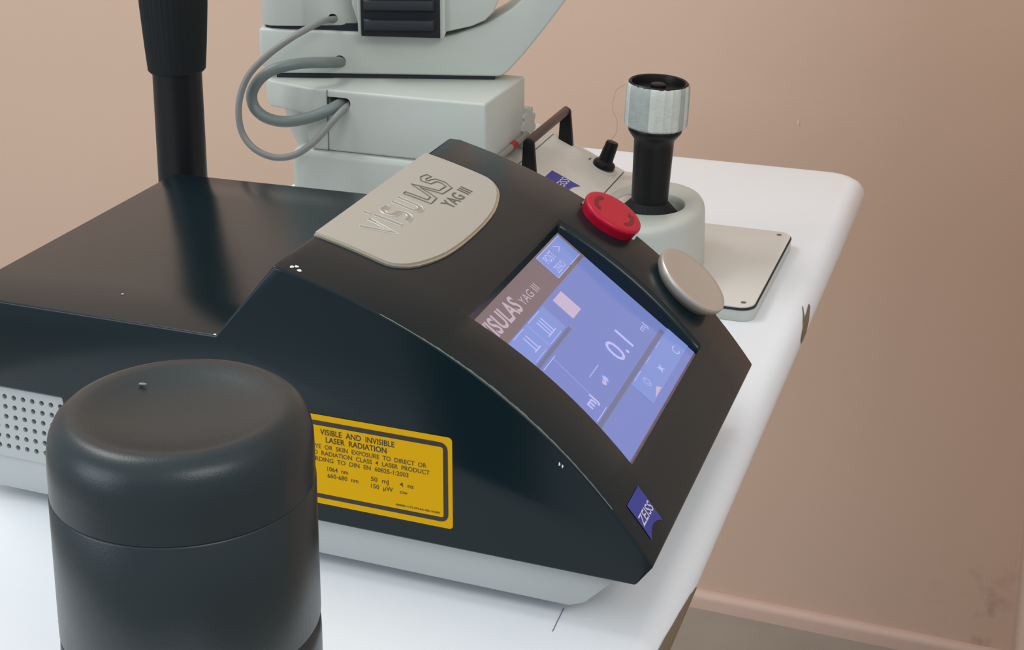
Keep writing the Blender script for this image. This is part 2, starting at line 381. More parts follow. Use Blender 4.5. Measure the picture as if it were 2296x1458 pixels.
# perforated vent panel (the light grey end of the flank)
b = MB(); VY = .7033; px, pz = .00663, .00652; ncol, nrow = 11, 6
gx0, gz0 = -.5244 - (ncol - .5) * px, .0380 - pz / 2
for c in range(ncol):
    for r in range(nrow):
        x0 = gx0 + c * px; z0 = gz0 + r * pz; cx = x0 + px / 2; cz = z0 + pz / 2; q = 16; rr = .00165
        sq = []; ci = []; cb = []
        for k in range(q):
            a = 2 * pi * k / q + pi / 4; dx, dzz = cos(a), sin(a); s = max(abs(dx), abs(dzz))
            sq.append((cx + dx / s * px / 2, VY, cz + dzz / s * pz / 2)); ci.append((cx + dx * rr, VY, cz + dzz * rr)); cb.append((cx + dx * rr, VY + .003, cz + dzz * rr))
        vv = sq + ci + cb
        b.add((vv, [[k, (k + 1) % q, (k + 1) % q + q, k + q] for k in range(q)] + [[k + q, (k + 1) % q + q, (k + 1) % q + 2 * q, k + 2 * q] for k in range(q)]), 0)
        b.add((cb, [list(range(q))]), 1)
gx1 = gx0 + ncol * px; gz1 = gz0 + nrow * pz
def quad(x0, x1, z0, z1, mi=0): b.add(([(x0, VY, z0), (x1, VY, z0), (x1, VY, z1), (x0, VY, z1)], [[0, 1, 2, 3]]), mi)
quad(xa, gx0, .0310, .0765); quad(gx0, gx1, .0310, gz0); quad(gx0, gx1, gz1, .0765)
b.add(([(gx1, VY, .0310), (-.5125, VY, .0310), (-.5208, VY, .0765), (gx1, VY, .0765)], [[0, 1, 2, 3]]))
b.add(([(xa, VY, .0765), (-.5208, VY, .0765), (-.5215, VY + .0025, .0785), (xa, VY + .0025, .0785)], [[0, 1, 2, 3]]))
b.add(([(-.5125, VY, .0310), (-.5105, VY + .003, .0310), (-.5190, VY + .003, .0780), (-.5208, VY, .0765)], [[0, 1, 2, 3]]))
b.add(([(xa, VY, .0310), (-.5125, VY, .0310), (-.5125, VY + .0025, .0305), (xa, VY + .0025, .0305)], [[0, 1, 2, 3]]))
b.add(box(xa, -.5215, VY + .0035, .95, .0325, .0784))
b.build('vent_panel', [M_['base'], M_['hole']], L, smooth=30, label='pale grey panel pierced with rows of small round holes')

# name plate
def drape(poly, off, x0, x1, steps=26, th=None):
    xs_ = [x0 + (x1 - x0) * (1 - cos(pi * k / steps)) / 2 for k in range(steps + 1)]; rows = []
    for x in xs_:
        ys = []
        for i in range(len(poly)):
            (ax, ay), (bx, by) = poly[i], poly[(i + 1) % len(poly)]
            if (ax - x) * (bx - x) <= 0 and ax != bx:
                ys.append(ay + (by - ay) * (x - ax) / (bx - ax))
        if len(ys) < 2: continue
        rows.append((x, min(ys), max(ys)))
    v = []; f = []
    for (x, a, c) in rows: v += [on(x, a, off), on(x, c, off), on(x, a, .0), on(x, c, .0)]
    for i in range(len(rows) - 1):
        p, q = 4 * i, 4 * i + 4
        f += [[p, p + 1, q + 1, q], [p, q, q + 2, p + 2], [p + 1, p + 3, q + 3, q + 1]]
    e = 4 * (len(rows) - 1); f += [[0, 2, 3, 1], [e, e + 1, e + 3, e + 2]]
    return v, f
def plate_outline(k):
    y0, y1 = .7495 + k, .9165 - k; c = (y0 + y1) / 2
    pts = [(-.3770, y0), (-.3380, y0)]
    ctrl = [(-.3380, y0), (-.3325, y0 + .0008), (-.3270 - k * .5, y0 + .0048), (-.3205 - k, y0 + .0150), (-.3145 - k, y0 + .0380), (-.3122 - k, y0 + .0620), (-.3118 - k, c)]
    h = [tuple(p) for p in spline([(a, q, 0) for a, q in ctrl], 5)]
    h = [(p[0], p[1]) for p in h]
    return [(-.3770, y0)] + h + [(x, 2 * c - y) for x, y in h[::-1]] + [(-.3770, y1)]
o1 = plate_outline(0); o2 = plate_outline(.0016)
b = MB(); b.add(drape(o1, .0012, -.3770, -.31181), 1); b.add(drape(o2, .0021, -.3770, -.31341), 0)
np_ = b.build('name_plate', [M_['plate'], M_['plate_rim']], L, smooth=30, label='satin metal name plate on top of the hood')
# raised lettering; reading direction +y, tops towards the back (-x)
OFF = .0021
def P(u, w, o=0): return on(w, u, OFF + o)          # u = y, w = x
def outline_tube(pts, r, dense=1):
    q = []
    n = len(pts)
    for i in range(n):
        a, c = pts[i], pts[(i + 1) % n]
        for k in range(3): q.append(P(a[0] + (c[0] - a[0]) * k / 3, a[1] + (c[1] - a[1]) * k / 3, 0))
    return tube(q, r, 5, closed=True)
b = MB()
S1 = lambda y0, xt, xb, w: arc2(y0 + w * .5, xt + (xb - xt) * .27, w * .5, (xb - xt) * .27, 0, 0, 1)
def s_shape(y0, w, xt, xb):
    h = xb - xt
    return ([(y0 + w, xt + .02 * h)] + arc2(y0 + w * .42, xt + h * .26, w * .42, h * .25, -60, -270, 8)[0:] +
            arc2(y0 + w * .55, xt + h * .74, w * .42, h * .24, -90, 100, 8) + [(y0, xb)])
XT, XB = -.3618, -.3452
letters = [([(.7775, XT), (.7870, XB + .0008), (.7905, XT)], .0033), ([(.7985, XT), (.7995, XB)], .0033), ([(.7970, XT - .0064), (.7977, XT - .0026)], .0033),
           (s_shape(.8065, .0105, XT, XB), .0030),
           ([(.8245, XT)] + arc2(.8288, XB - .0045, .0043, .0042, 180, 0, 8) + [(.8335, XT)], .0033)]
for pts, w in letters:
    o = ribbon_outline(pts, w)
    b.add(outline_tube(o, .00048), 1)
    L2 = len(o) // 2
    fv = [P(p[0], p[1], .00008) for p in o]; b.add((fv, [[i, i + 1, 2 * L2 - 2 - i, 2 * L2 - 1 - i] for i in range(L2 - 1)]), 0)
b.build('lettering', [M_['engr2'], M_['plate']], L, fix=False, label='pressed letters of the first half of the name').parent = np_
b = MB()
rib = [(.8432, XT), (.8445, XB - .0008), (.8525, XB - .0012), (.8545, XB - .0050), (.8588, XT + .0010), (.8640, XB - .0010), (.8760, XB - .0002), (.8790, -.3500), (.8782, -.3548), (.8755, -.3560), (.8715, -.3566), (.8708, -.3603), (.8745, -.3622), (.8810, -.3608)]
b.add(outline_tube(ribbon_outline(rib, .0034), .00050), 0)
tx = text2d('YAG III', .0110, sx=.80, bold=.00015)
yy = [p[0] for p in tx[0]]; sc = (.8848 - .8488) / (max(yy) - min(yy))
b.add(put(tx, lambda x, y: P(.8488 + (x - min(yy)) * sc, -.3330 - y, .0002)), 0)
b.build('lettering', M_['engr'], L, fix=False, smooth=0, label='dark engraved letters and roman numeral three').parent = np_

# screen
b = MB(); e = .0004
b.add(([scr(SCX0, SCY0), scr(SCX1, SCY0), scr(SCX1, .9093), scr(SCX0, .9093)], [[0, 1, 2, 3]]))
b.add(([scr(SCX0, SCY0, -.002), scr(SCX1, SCY0, -.002), scr(SCX1, .9093, -.002), scr(SCX0, .9093, -.002)], [[0, 1, 2, 3]]))
b.build('screen_gasket', M_['bezel'], L, fix=False, smooth=0)
b = MB()
def rect(x0, x1, y0, y1, mi, off):
    b.add(([scr(x0, y0, off), scr(x1, y0, off), scr(x1, y1, off), scr(x0, y1, off)], [[0, 1, 2, 3]]), mi)
def line(p, q, w, mi, off=.0011):
    d = Vector((q[0] - p[0], q[1] - p[1])).normalized(); nn = Vector((-d.y, d.x)) * w / 2
    b.add(([scr(p[0] - nn.x, p[1] - nn.y, off), scr(q[0] - nn.x, q[1] - nn.y, off), scr(q[0] + nn.x, q[1] + nn.y, off), scr(p[0] + nn.x, p[1] + nn.y, off)], [[0, 1, 2, 3]]), mi)
def stext(s, y, xb, h, mi, align='LEFT', sx=.8, width=None, bold=0, shear=0):
    tv = text2d(s, h / .73, align, sx=sx, bold=bold, shear=shear)
    if width:
        a = [p[0] for p in tv[0]]; k = width / (max(a) - min(a)); tv = ([(p[0] * k - (min(a) * k if align == 'LEFT' else 0), p[1]) for p in tv[0]], tv[1])
    b.add(put(tv, lambda u, w: scr(xb - w, y + u, .0012)), mi)
SM = ['s_head', 's_blue', 's_blue2', 's_bar', 's_line', 's_text', 's_htext', 's_white']
scr_ = scr
scr = lambda x, y, off=0: scr_(x + .0011, y - .0037, off)      # picture content sits in its own frame on the panel
rect(-.2855, -.1946, SCY0 + .004, .9125, 1, .0005)                 # lit panel
rect(-.2855, -.2672, SCY0 + .004, .9125, 0, .0007)                 # header
rect(-.2838, -.2695, .8648, .9095, 2, .0009)
for (p, q) in (((-.2838, .8648), (-.2695, .8648)), ((-.2838, .8648), (-.2838, .9095)), ((-.2695, .8648), (-.2695, .8860)), ((-.2695, .8890), (-.2695, .9095))): line(p, q, .0004, 4)
stext('POST', .8700, -.2772, .0050, 5, width=.0150); stext('ZERO', .8700, -.2708, .0042, 5, width=.0150)
line((-.2820, .8920), (-.2795, .8980), .0005, 5); line((-.2795, .8980), (-.2780, .8920), .0005, 5)
stext('VISULAS', .7535, -.2722, .0094, 6, width=.0530, bold=.0003)
stext('YAG III', .8095, -.2726, .0048, 6, width=.0285)
rect(-.2666, -.2522, SCY0 + .004, .8245, 2, .0009)                 # energy range keys
for (a, c) in ((.7715, .7888), (.7972, .8165)): line((-.2663, a), (-.2663, c), .0004, 4); line((-.2525, a - .001), (-.2525, c), .0003, 4)
line((-.2663, .7945), (-.2525, .7945), .0003, 4)
for y in (.7805, .7845): line((-.2636, y), (-.2556, y), .0012, 5)
for y in (.8045, .8080, .8115): line((-.2636, y), (-.2553, y), .0012, 5)
line((-.2556, .7775), (-.2556, .7875), .0006, 5); line((-.2553, .8015), (-.2553, .8145), .0006, 5)
rect(-.2646, -.2518, .8380, .8540, 7, .0010)
rect(-.2514, -.2494, SCY0 + .004, .8270, 3, .0010)
line((-.2478, .7689), (-.2478, .7900), .0004, 4); line((-.2478, .7860), (-.2254, .7837), .0003, 4)
stext('0.1', .8365, -.2214, .0124, 5, width=.0270)
stext('mJ', .8855, -.2212, .0038, 5, width=.0095)
line((-.2298, .7975), (-.2298, .8155), .0004, 4)
b.add(([scr(-.2229 + .0014 * cos(a), .8043 + .0022 * sin(a), .0012) for a in [k * pi / 4 for k in range(8)]], [list(range(8))]), 7)
b.add(([scr(-.2236 + (.0028 if k % 2 else .0012) * cos(a), .8085 + (.0034 if k % 2 else .0014) * sin(a), .0012) for k, a in enumerate([k * pi / 8 for k in range(16)])], [list(range(16))]), 4)
stext('mJ', .7725, -.2207, .0050, 5, width=.0110, bold=.0002)
rect(-.2152, -.2128, SCY0 + .004, .9050, 3, .0010)
line((-.2160, .7660), (-.2160, .7850), .0004, 4)
rect(-.2122, -.1990, .8250, .9125, 2, .0009)
line((-.2120, .8300), (-.2120, .8450), .0004, 4); line((-.2120, .8560), (-.2120, .8680), .0003, 4); line((-.2120, .880), (-.2120, .891), .0003, 4)
b.add(([scr(-.2047 + (.0030 if k % 2 else .0010) * cos(a), .8642 + (.0042 if k % 2 else .0014) * sin(a), .0012) for k, a in enumerate([k * pi / 4 for k in range(8)])], [list(range(8))]), 4)
b.add(([scr(-.2021, .8430, .0012), scr(-.1997, .8467, .0012), scr(-.1996, .8322, .0012)], [[0, 1, 2]]), 7)
for rr in (.0030, .0018):
    for k in range(12):
        a0, a1 = 2 * pi * k / 12, 2 * pi * (k + 1) / 12
        line((-.2068 + rr * .8 * cos(a0), .8402 + rr * sin(a0)), (-.2068 + rr * .8 * cos(a1), .8402 + rr * sin(a1)), .0003, 4)
stext('C', .8925, -.2008, .0050, 4, width=.0060)
so = b.build('screen', [M_[k] for k in SM], L, fix=False, smooth=0, label='lit blue touch screen reading 0.1')

# emergency stop button
n_ = hn(RC[0]); c_ = Vector(on(*RC))
eb = MB().add(lathe([(.0120, -.0060), (.0160, -.0050), (.0160, .0010)], c_, n_, 40)).build('button_collar', M_['black'], L)
cp = MB().add(lathe([(.0188, -.0035), (.0194, -.0015), (.0202, .0040), (.0207, .0050), (.0207, .0066), (.0204, .0074), (.0196, .0080), (.0184, .0081), (.0120, .0080), (0.0001, .0080)], c_, n_, 64)).build('emergency_button', M_['red'], L, smooth=50, label='red emergency stop mushroom button')
eb.parent = cp
a_, t_, _ = frame(n_)
b = MB()
def capmark(a0, a1, r0, r1):
    q = 10; v = []
    for k in range(q + 1):
        a = rad(a0 + (a1 - a0) * k / q)
        for r in (r0, r1): v.append(tuple(c_ + a_ * (r * cos(a)) + t_ * (r * sin(a)) + n_ * .00822))
    return v, [[2 * k, 2 * k + 1, 2 * k + 3, 2 * k + 2] for k in range(q)]
AM = []
for cen in (RC[0],):
    pass
def ang(y, x):      # direction on the cap face of a console point
    d = Vector(on(x, y)) - c_; return math.degrees(atan2(d.dot(t_), d.dot(a_)))
A1, A2 = ang(.956, -.268), ang(.929, -.268)
for (s, e_) in ((ang(.9560, -.2620) , 0),): pass
def mark_arrow(am, span):
    b.add(capmark(am - span / 2, am + span / 2, .0120, .0150)); 
    e0 = am + span / 2; v = []
    for (r, a) in ((.0104, e0), (.0166, e0), (.0135, e0 + 20)):
        a = rad(a); v.append(tuple(c_ + a_ * (r * cos(a)) + t_ * (r * sin(a)) + n_ * .00822))
    b.add((v, [[0, 1, 2]]))
mark_arrow(ang(.9530, -.2900), 70); mark_arrow(ang(.9530, -.2300), 70)
b.build('arrow_marking', M_['redmark'], L, fix=False, smooth=0).parent = cp

# silver knob
n0 = hn(KC[0]); ti = rad(3.0)
n_ = Vector((n0.x * cos(ti) - n0.z * sin(ti), 0, n0.x * sin(ti) + n0.z * cos(ti))); c_ = Vector(on(*KC))
MB().add(lathe([(.0205, -.0050), (.0215, -.0010), (.0240, .0015), (.0256, .0030), (.0263, .0048), (.0265, .0068), (.0264, .0080), (.0260, .0088), (.0254, .0090), (.0220, .0088), (.0120, .0084), (.0001, .0082)], c_, n_, 80)).build('selector_knob', M_['silver'], L, smooth=45, label='large round silver turning knob')

# badge on the hood
def badge(fn, y0, y1, x0, x1, parent, seen_text='ZEISS'):
    b = MB(); w = y1 - y0; h = x1 - x0; top = []; bot = []
    for k in range(9):
        s = k / 8; y = y0 + w * s; bow = sin(pi * s)
        top.append((y, x0 - .035 * h * bow * 0)); bot.append((y, x1 - .17 * h * bow))
    v = [fn(x, y, .0004) for y, x in top] + [fn(x, y, .0004) for y, x in bot]
    q = 9; rows = []
    v = []; 
    for j in range(7):
        for k in range(9):
            x = top[k][1] + (bot[k][1] - top[k][1]) * j / 6; v.append(fn(x, top[k][0], .0004))
    f = [[j * 9 + k, j * 9 + k + 1, (j + 1) * 9 + k + 1, (j + 1) * 9 + k] for j in range(6) for k in range(8)]
    b.add((v, f), 0)
    tv = text2d(seen_text, 1.0, 'CENTER', bold=.012); a = [p[0] for p in tv[0]]; c = [p[1] for p in tv[0]]
    kx = w * .90 / (max(a) - min(a)); ky = h * .27 / (max(c) - min(c)); mx = (max(a) + min(a)) / 2
    b.add(put(tv, lambda u, z: fn(x0 + h * .66 - (z - min(c)) * ky, (y0 + y1) / 2 + (u - mx) * kx, .0006)), 1)
    return b.build('maker_badge', [M_['badge'], M_['btext']], parent, fix=False, smooth=0, label='blue shield badge with white lettering')
badge(lambda x, y, o: on(x, y, o), .7135, .7358, -.1842, -.1706, L)

# yellow warning label on the flank
b = MB(); LX0, LX1, LZ0, LZ1 = -.3830, -.2747, .0440, .0975; ly = Y0
def lab(poly, o, mi):
    b.add(([(x, ly - o, z) for x, z in poly], [list(range(len(poly)))]), mi)
lab(rrect(LX0, LX1, LZ0, LZ1, .0022), .0003, 0)
lab(rrect(LX0 + .0025, LX1 - .0025, LZ0 + .0035, LZ1 - .0035, .0045), .0004, 1)
lab(rrect(LX0 + .0052, LX1 - .0052, LZ0 + .0062, LZ1 - .0062, .0012), .0005, 0)
def ltext(s, x, z, h, width, mi=2, align='LEFT', bold=0.0):
    tv = text2d(s, h / .73, 'LEFT', bold=bold or .00004); a = [p[0] for p in tv[0]]; k = width / (max(a) - min(a)); x0 = x if align == 'LEFT' else x - width / 2
    b.add(put(tv, lambda u, w: (x0 + (u - min(a)) * k, ly - .0006, z + w)), mi)
cx = (LX0 + LX1) / 2
ltext('VISIBLE  AND  INVISIBLE', cx - .0008, .0862, .0034, .0440, 1, 'C', .00007)
ltext('LASER  RADIATION', cx - .0015, .0818, .0034, .0360, 1, 'C', .00007)
ltext('AVOID  EYE  OR  SKIN  EXPOSURE  TO  DIRECT  OR', cx - .0005, .0776, .0027, .0800, 2, 'C')
ltext('SCATTERED  RADIATION  CLASS  4  LASER  PRODUCT', cx - .001, .0738, .0027, .0845, 2, 'C')
ltext('ACCORDING  TO  DIN  EN  60825-1:2003', cx - .004, .0700, .0027, .0660, 2, 'C')
ltext('LASER  1:', -.3720, .0650, .0027, .0150); ltext('LASER  2:', -.3720, .0608, .0027, .0150)
ltext('1064  nm', -.3480, .0648, .0027, .0125); ltext('660-680  nm', -.3480, .0608, .0027, .0185)
ltext('50  mJ', -.3220, .0638, .0027, .0105); ltext('4  ns', -.3050, .0638, .0027, .0080)
ltext('150  µW', -.3220, .0596, .0027, .0130); ltext('cw', -.3050, .0596, .0021, .0045)
ltext('000000-1172-374-AA-GB-141003', -.3075, .0520, .0012, .0255)
b.build('warning_label', [M_['yellow'], M_['lblack'], M_['ltext']], L, fix=False, smooth=0, label='yellow laser warning label with black frame')

# ------------------------------------------------------------------ foreground cylinder
c = (-.3030, .4815)
t = thing('coated_cylinder', 'smooth dark grey cylinder with rounded dished cap standing in the foreground before the console', 'cylinder', (c[0], c[1], 0))
p = [(0.0001, .2050), (.014, .2053), (.025, .2065), (.033, .2084), (.038, .2099), (.042, .2104), (.0455, .2092), (.0488, .2062), (.0508, .2020), (.0518, .1965), (.0520, .1900), (.0520, .1790)]
MB().add(lathe(p[::-1], (c[0], c[1], 0), seg=96)).build('cap', M_['cap'], t, smooth=60)
MB().add(lathe([(.0500, .1792), (.0519, .1786), (.0523, .1780), (.0523, .1190), (.0519, .1184)][::-1], (c[0], c[1], 0), seg=96)).build('sleeve', M_['cap'], t, smooth=60)
MB().add(lathe([(.0500, 0), (.0520, .002), (.0524, .110), (.0520, .1172), (.050, .1186)], (c[0], c[1], 0), seg=96)).build('lower_sleeve', M_['cap'], t, smooth=60)
b = MB(); pts = []
for q in range(9):
    a = 2 * pi * q / 9; rr = .0011 * (.6 + .8 * random.random()); pts.append((-.3289 + rr * cos(a) * 1.5, .4957 + rr * sin(a), .2087))
b.add(flat(pts)); b.build('scuff_mark', M_['chip'], t, fix=False, smooth=0, label='small pale scuff on the cap')

# ------------------------------------------------------------------ upright black grip
gx, gy = -.6140, 1.0
t = thing('upright_hand_grip', 'tall black post with wide ribbed handle behind the left end of the console', 'hand grip', (gx, gy, 0))
MB().add(lathe([(.030, 0), (.030, .006), (.0195, .010), (.0190, .02), (.0186, .22)], (gx, gy, 0), seg=48)).build('post', M_['black'], t)
MB().add(lathe([(.0185, .1985), (.0205, .1990), (.0218, .2005), (.0232, .2200), (.0252, .2500), (.0262, .2800), (.0262, .3150), (.0250, .3400), (.020, .3500), (.0001, .3530)], (gx, gy, 0), seg=144,
    rfun=lambda a, j: 1 + (.012 if int(a / (2 * pi) * 72 + .5) % 2 == 0 and 2 < j < 8 else 0))).build('ribbed_handle', M_['matte'], t, smooth=25)

# ------------------------------------------------------------------ slit lamp
S = thing('slit_lamp', 'grey-green slit lamp with looping cables, joystick and control panel standing behind the console', 'slit lamp', (-.44, 1.2, 0))
# lower base under the arm housing
b = MB(); b.add(box(-.5815, -.430, 1.118, 1.290, .002, .1085)); b.build('base_block', M_['lamp'], S, bevel=.007, seg=4)
# arm housing with the cable slot
b = MB(); b.add(box(-.5600, -.4092, 1.120, 1.2167, .1085, .1605))
slot = box(-.5470, -.5275, 1.10, 1.150, .1462, .1542)
ah = b.build('arm_housing', M_['lamp'], S, bevel=.0022, seg=3, cut=[prism(rrect(-.5470, -.5262, .1455, .1546, .0042, 5, (1, 1, 0, 0)), lambda x, z: (x, 1.10, z), lambda x, z: (x, 1.150, z))])
b = MB(); b.add(box(-.54705, -.54680, 1.1193, 1.1230, .1090, .1600)); b.build('seam', M_['groove'], S)
b = MB(); b.add(box(-.5470, -.5270, 1.146, 1.149, .1455, .1545)); sl = b.build('cable_slot', M_['hole'], S)
# nose of the arm housing (left end, chamfered)
b = MB(); plan = [(-.5480, 1.1203), (-.5645, 1.1203), (-.6060, 1.1330), (-.6150, 1.1420), (-.6150, 1.2), (-.5480, 1.2)]
b.add(prism(plan, lambda x, y: (x, y, .1375), lambda x, y: (x, y, .1602))); b.build('housing_nose', M_['lamp'], S, bevel=.002, seg=3)
b = MB(); b.add(prism([(-.5710, .1375), (-.5480, .1375), (-.5480, .1085), (-.5620, .1085), (-.5660, .1150), (-.5670, .1270)], lambda x, z: (x, 1.1205, z), lambda x, z: (x, 1.19, z))); b.build('nose_bracket', M_['lamp'], S, bevel=.001)
MB().add(lathe([(.0300, .1000), (.0360, .1130), (.0400, .1300), (.0405, .1390)], (-.5660, 1.168, 0), seg=64)).build('pivot_cone', M_['lamp'], S)
# swivelled upper arm
AO = Vector((-.5105, 1.1689, 0)); AU = Vector((.9605, .2781, 0)).normalized(); AN = Vector((-AU.y, AU.x, 0))
def A(u, z, d=0): return tuple(AO + AU * u + AN * d + Vector((0, 0, z)))
inner = [(-.0560, .2012), (-.0250, .2000), (.0459, .1975), (.0541, .1998), (.0799, .2091), (.0993, .2208), (.1080, .2287), (.124, .252), (.136, .285), (.141, .33)]
outer = [(.184, .33), (.172, .285), (.159, .250), (.1447, .2290), (.1285, .2066), (.1104, .1831), (.0975, .1686), (.0930, .1648), (.0883, .1637)]
poly = [(-.1112, .2030), (-.0850, .2015)] + inner + outer + [(-.0539, .1645), (-.0990, .1643), (-.1070, .1675), (-.1112, .1740)]
cut = [lathe([(.0052, -.01), (.0052, .02)], A(-.0435, .1752), tuple(AN), 24)]
b = MB(); b.add(prism(poly, lambda u, z: A(u, z), lambda u, z: A(u, z, .050)))
b.build('swing_arm', M_['lamp'], S, bevel=.0022, seg=3, cut=cut)
MB().add(prism([(-.098, .1600), (.086, .1600), (.086, .1670), (-.098, .1670)], lambda u, z: A(u, z, .003), lambda u, z: A(u, z, .044))).build('pivot_gap', M_['hole'], S)
# upper housing on the left
plan = [(-.1112, .014), (-.1085, .006), (-.1020, .001), (-.0960, .0), (-.0740, .0), (-.0715, .0015), (-.0280, .0055), (-.0280, .055), (-.1112, .055)]
cut = [lathe([(.0040, -.02), (.0040, .02)], A(-.0490, .2112), tuple(AN), 24)]
b = MB(); b.add(prism(plan, lambda u, d: A(u, .2050, d), lambda u, d: A(u, .300, d))); b.build('upper_housing', M_['lamp'], S, bevel=.0012, cut=cut)
MB().add(prism(rrect(-.107, .040, .0045, .048, .006), lambda u, d: A(u, .197, d), lambda u, d: A(u, .2070, d))).build('bearing', M_['hole'], S)
# head with the ribbed black slide
hp = [(-.0262, .2100), (-.0255, .2040), (-.0235, .2020), (.0440, .2005), (.0465, .2030), (.0681, .2080), (.0790, .2130), (.0858, .2200), (.0900, .2300), (.0909, .300), (-.0315, .300), (-.0310, .2260)]
b = MB(); b.add(prism(hp, lambda u, z: A(u, z, -.008), lambda u, z: A(u, z, .045))); hd = b.build('laser_head', M_['lamp'], S, bevel=.0022, seg=3)
b = MB(); b.add(prism([(-.0255, .2030), (-.0235, .1999), (.0450, .1984), (.0468, .2030), (.0462, .300), (-.0275, .300)], lambda u, z: A(u, z, -.0125), lambda u, z: A(u, z, -.004))); b.build('slide_frame', M_['lamp'], S, bevel=.001)
b = MB(); b.add(prism([(-.0225, .2005), (.0425, .1992), (.0425, .300), (-.0232, .300)], lambda u, z: A(u, z, -.0150), lambda u, z: A(u, z, -.006)), 0)
for k in range(6):
    zz = .2050 + k * .0165
    pr = [(-.0150, zz), (-.0192, zz + .0014), (-.0178, zz + .0085), (-.0150, zz + .0105)]
    b.add(prism(pr, lambda d_, z: A(-.0190 if d_ < -.016 else -.0208, z, d_), lambda d_, z: A(.0368 if d_ < -.016 else .0390, z, d_)), 0)
b.build('ribbed_slide', mat('charcoal_plastic', (.017, .020, .024, 1), .45, spec=.35), S, bevel=.0006, label='black ribbed slide cover')
# cables
thick = [(-.5440, 1.185, .1705), (-.5480, 1.172, .1725), (-.5525, 1.156, .1750), (-.5532, 1.134, .1795), (-.5636, 1.120, .1816), (-.5738, 1.108, .1816), (-.5853, 1.100, .1785), (-.5952, 1.095, .1710), (-.6027, 1.095, .1591), (-.6016, 1.095, .1479), (-.5933, 1.095, .1404), (-.5828, 1.098, .1364), (-.5706, 1.102, .1361), (-.5542, 1.106, .1404), (-.5420, 1.112, .1455), (-.5372, 1.124, .1485), (-.5350, 1.147, .150)]
MB().add(tube(spline(thick, 6), .0047, 16)).build('thick_cable', M_['cable'], S, smooth=60)
thin = [(-.5560, 1.185, .2075), (-.5570, 1.170, .2095), (-.5570, 1.153, .2115), (-.5535, 1.132, .2150), (-.5575, 1.115, .2130), (-.5688, 1.100, .2056), (-.5843, 1.090, .1930), (-.5985, 1.085, .1779), (-.6058, 1.082, .1613), (-.6076, 1.080, .1448), (-.6047, 1.080, .1282), (-.5938, 1.080, .1161), (-.5776, 1.082, .1103), (-.5624, 1.088, .1121), (-.5495, 1.095, .1212), (-.5407, 1.103, .1321), (-.5334, 1.111, .1425), (-.5300, 1.122, .1475), (-.5290, 1.145, .150)]
MB().add(tube(spline(thin, 6), .0028, 12)).build('thin_cable', M_['cable2'], S, smooth=60)
# toothed knob behind the arm housing
def tooth(a, j): return 1.0 if (int(a / (2 * pi) * 40 + .01) % 4) < 2 else .82
MB().add(lathe([(.0180, 0), (.0180, .0315)], (-.4395, 1.2240, .1135), (1, 0, 0), 80, rfun=tooth)).build('toothed_knob', M_['lamp'], S, smooth=25)
# control unit: sloping panel running towards the joystick
pa, pb = (-.4052, .0939), (-.3389, .0638)
prof = [(-.4400, .002), (-.4400, .1000), (-.4200, .1000), pa, pb, (-.3200, .0640), (-.3050, .0560), (-.3050, .002)]
b = MB(); b.add(prism(prof, lambda x, z: (x, 1.128, z), lambda x, z: (x, 1.2865, z))); b.build('control_unit', M_['lamp2'], S, bevel=.0022, seg=3, limit=15)
sl_ = (pb[1] - pa[1]) / (pb[0] - pa[0]); q_ = sqrt(1 + sl_ * sl_)
def CP(x, y, o=0): return (x - sl_ / q_ * o, y, pa[1] + sl_ * (x - pa[0]) + o / q_)
# panel plate with its groove
b = MB(); po = rrect(-.4040, -.3390, 1.133, 1.2805, .002)
b.add(prism(po, lambda x, y: CP(x, y, -.001), lambda x, y: CP(x, y, .00025)), 1)
pi_ = rrect(-.4030, -.3400, 1.134, 1.2793, .0018)
b.add(prism(pi_, lambda x, y: CP(x, y, -.001), lambda x, y: CP(x, y, .0008)), 0)
b.build('control_panel', [M_['lamp2'], M_['groove']], S, smooth=0)
badge(lambda x, y, o: CP(x, y, o + .0008), 1.1740, 1.2042, -.3815, -.3568, S)
# handle
for y in (1.1745, 1.2760):
    MB().add(prism([(-.3975, -.001), (-.3845, -.001), (-.3872, .0290), (-.3885, .0315), (-.3945, .0315), (-.3960, .0290)],
        lambda x, o: (x, y - .0028, .0880 + o * .98 - (x + .3910) * (.45 if o < 0 else 0)), lambda x, o: (x, y + .0028, .0880 + o * .98 - (x + .3910) * (.45 if o < 0 else 0)))
        ).build('handle_bracket', M_['black'], S, bevel=.001, seg=2, label='black upright of the panel handle')
hp2 = [(-.3915 + .0036 * cos(a), .1165 + .0042 * sin(a)) for a in [k * pi / 8 for k in range(16)]]
MB().add(prism(hp2, lambda x, z: (x, 1.1735, z), lambda x, z: (x, 1.2770, z))).build('handle_bar', M_['brown'], S, bevel=.0008, label='worn brown-black handle bar')
# dial
kc = Vector(CP(-.3545, 1.2650, .0008)); pn = Vector((-sl_ / q_, 0, 1 / q_))
MB().add(lathe([(.0128, 0), (.0128, .0006), (.0118, .0009)], kc, pn, 48)).build('dial_ring', M_['lamp2'], S)
dk = MB().add(lathe([(.0098, .0008), (.0098, .0040), (.0088, .0058), (.0066, .0070), (.0062, .0100), (.0056, .0225), (.0050, .0245), (.0001, .0250)], kc, Vector((.33, .12, 1)), 48)).build('rotary_knob', M_['black'], S, label='tall black rotary knob')
b = MB(); k1 = kc + Vector((.0046, -.0082, .0000)); b.add(tube([k1 + Vector((0, 0, .0012)), k1 + Vector((-.0006, .0008, .0050))], .0003, 5)); b.build('pointer_line', M_['white'], S).parent = dk
b = MB(); b.add(flat([CP(-.3680, 1.2660, .0010), CP(-.3655, 1.2640, .0010), CP(-.3670, 1.2720, .0010)])); b.build('dial_arrow', M_['groove'], S, fix=False, smooth=0)
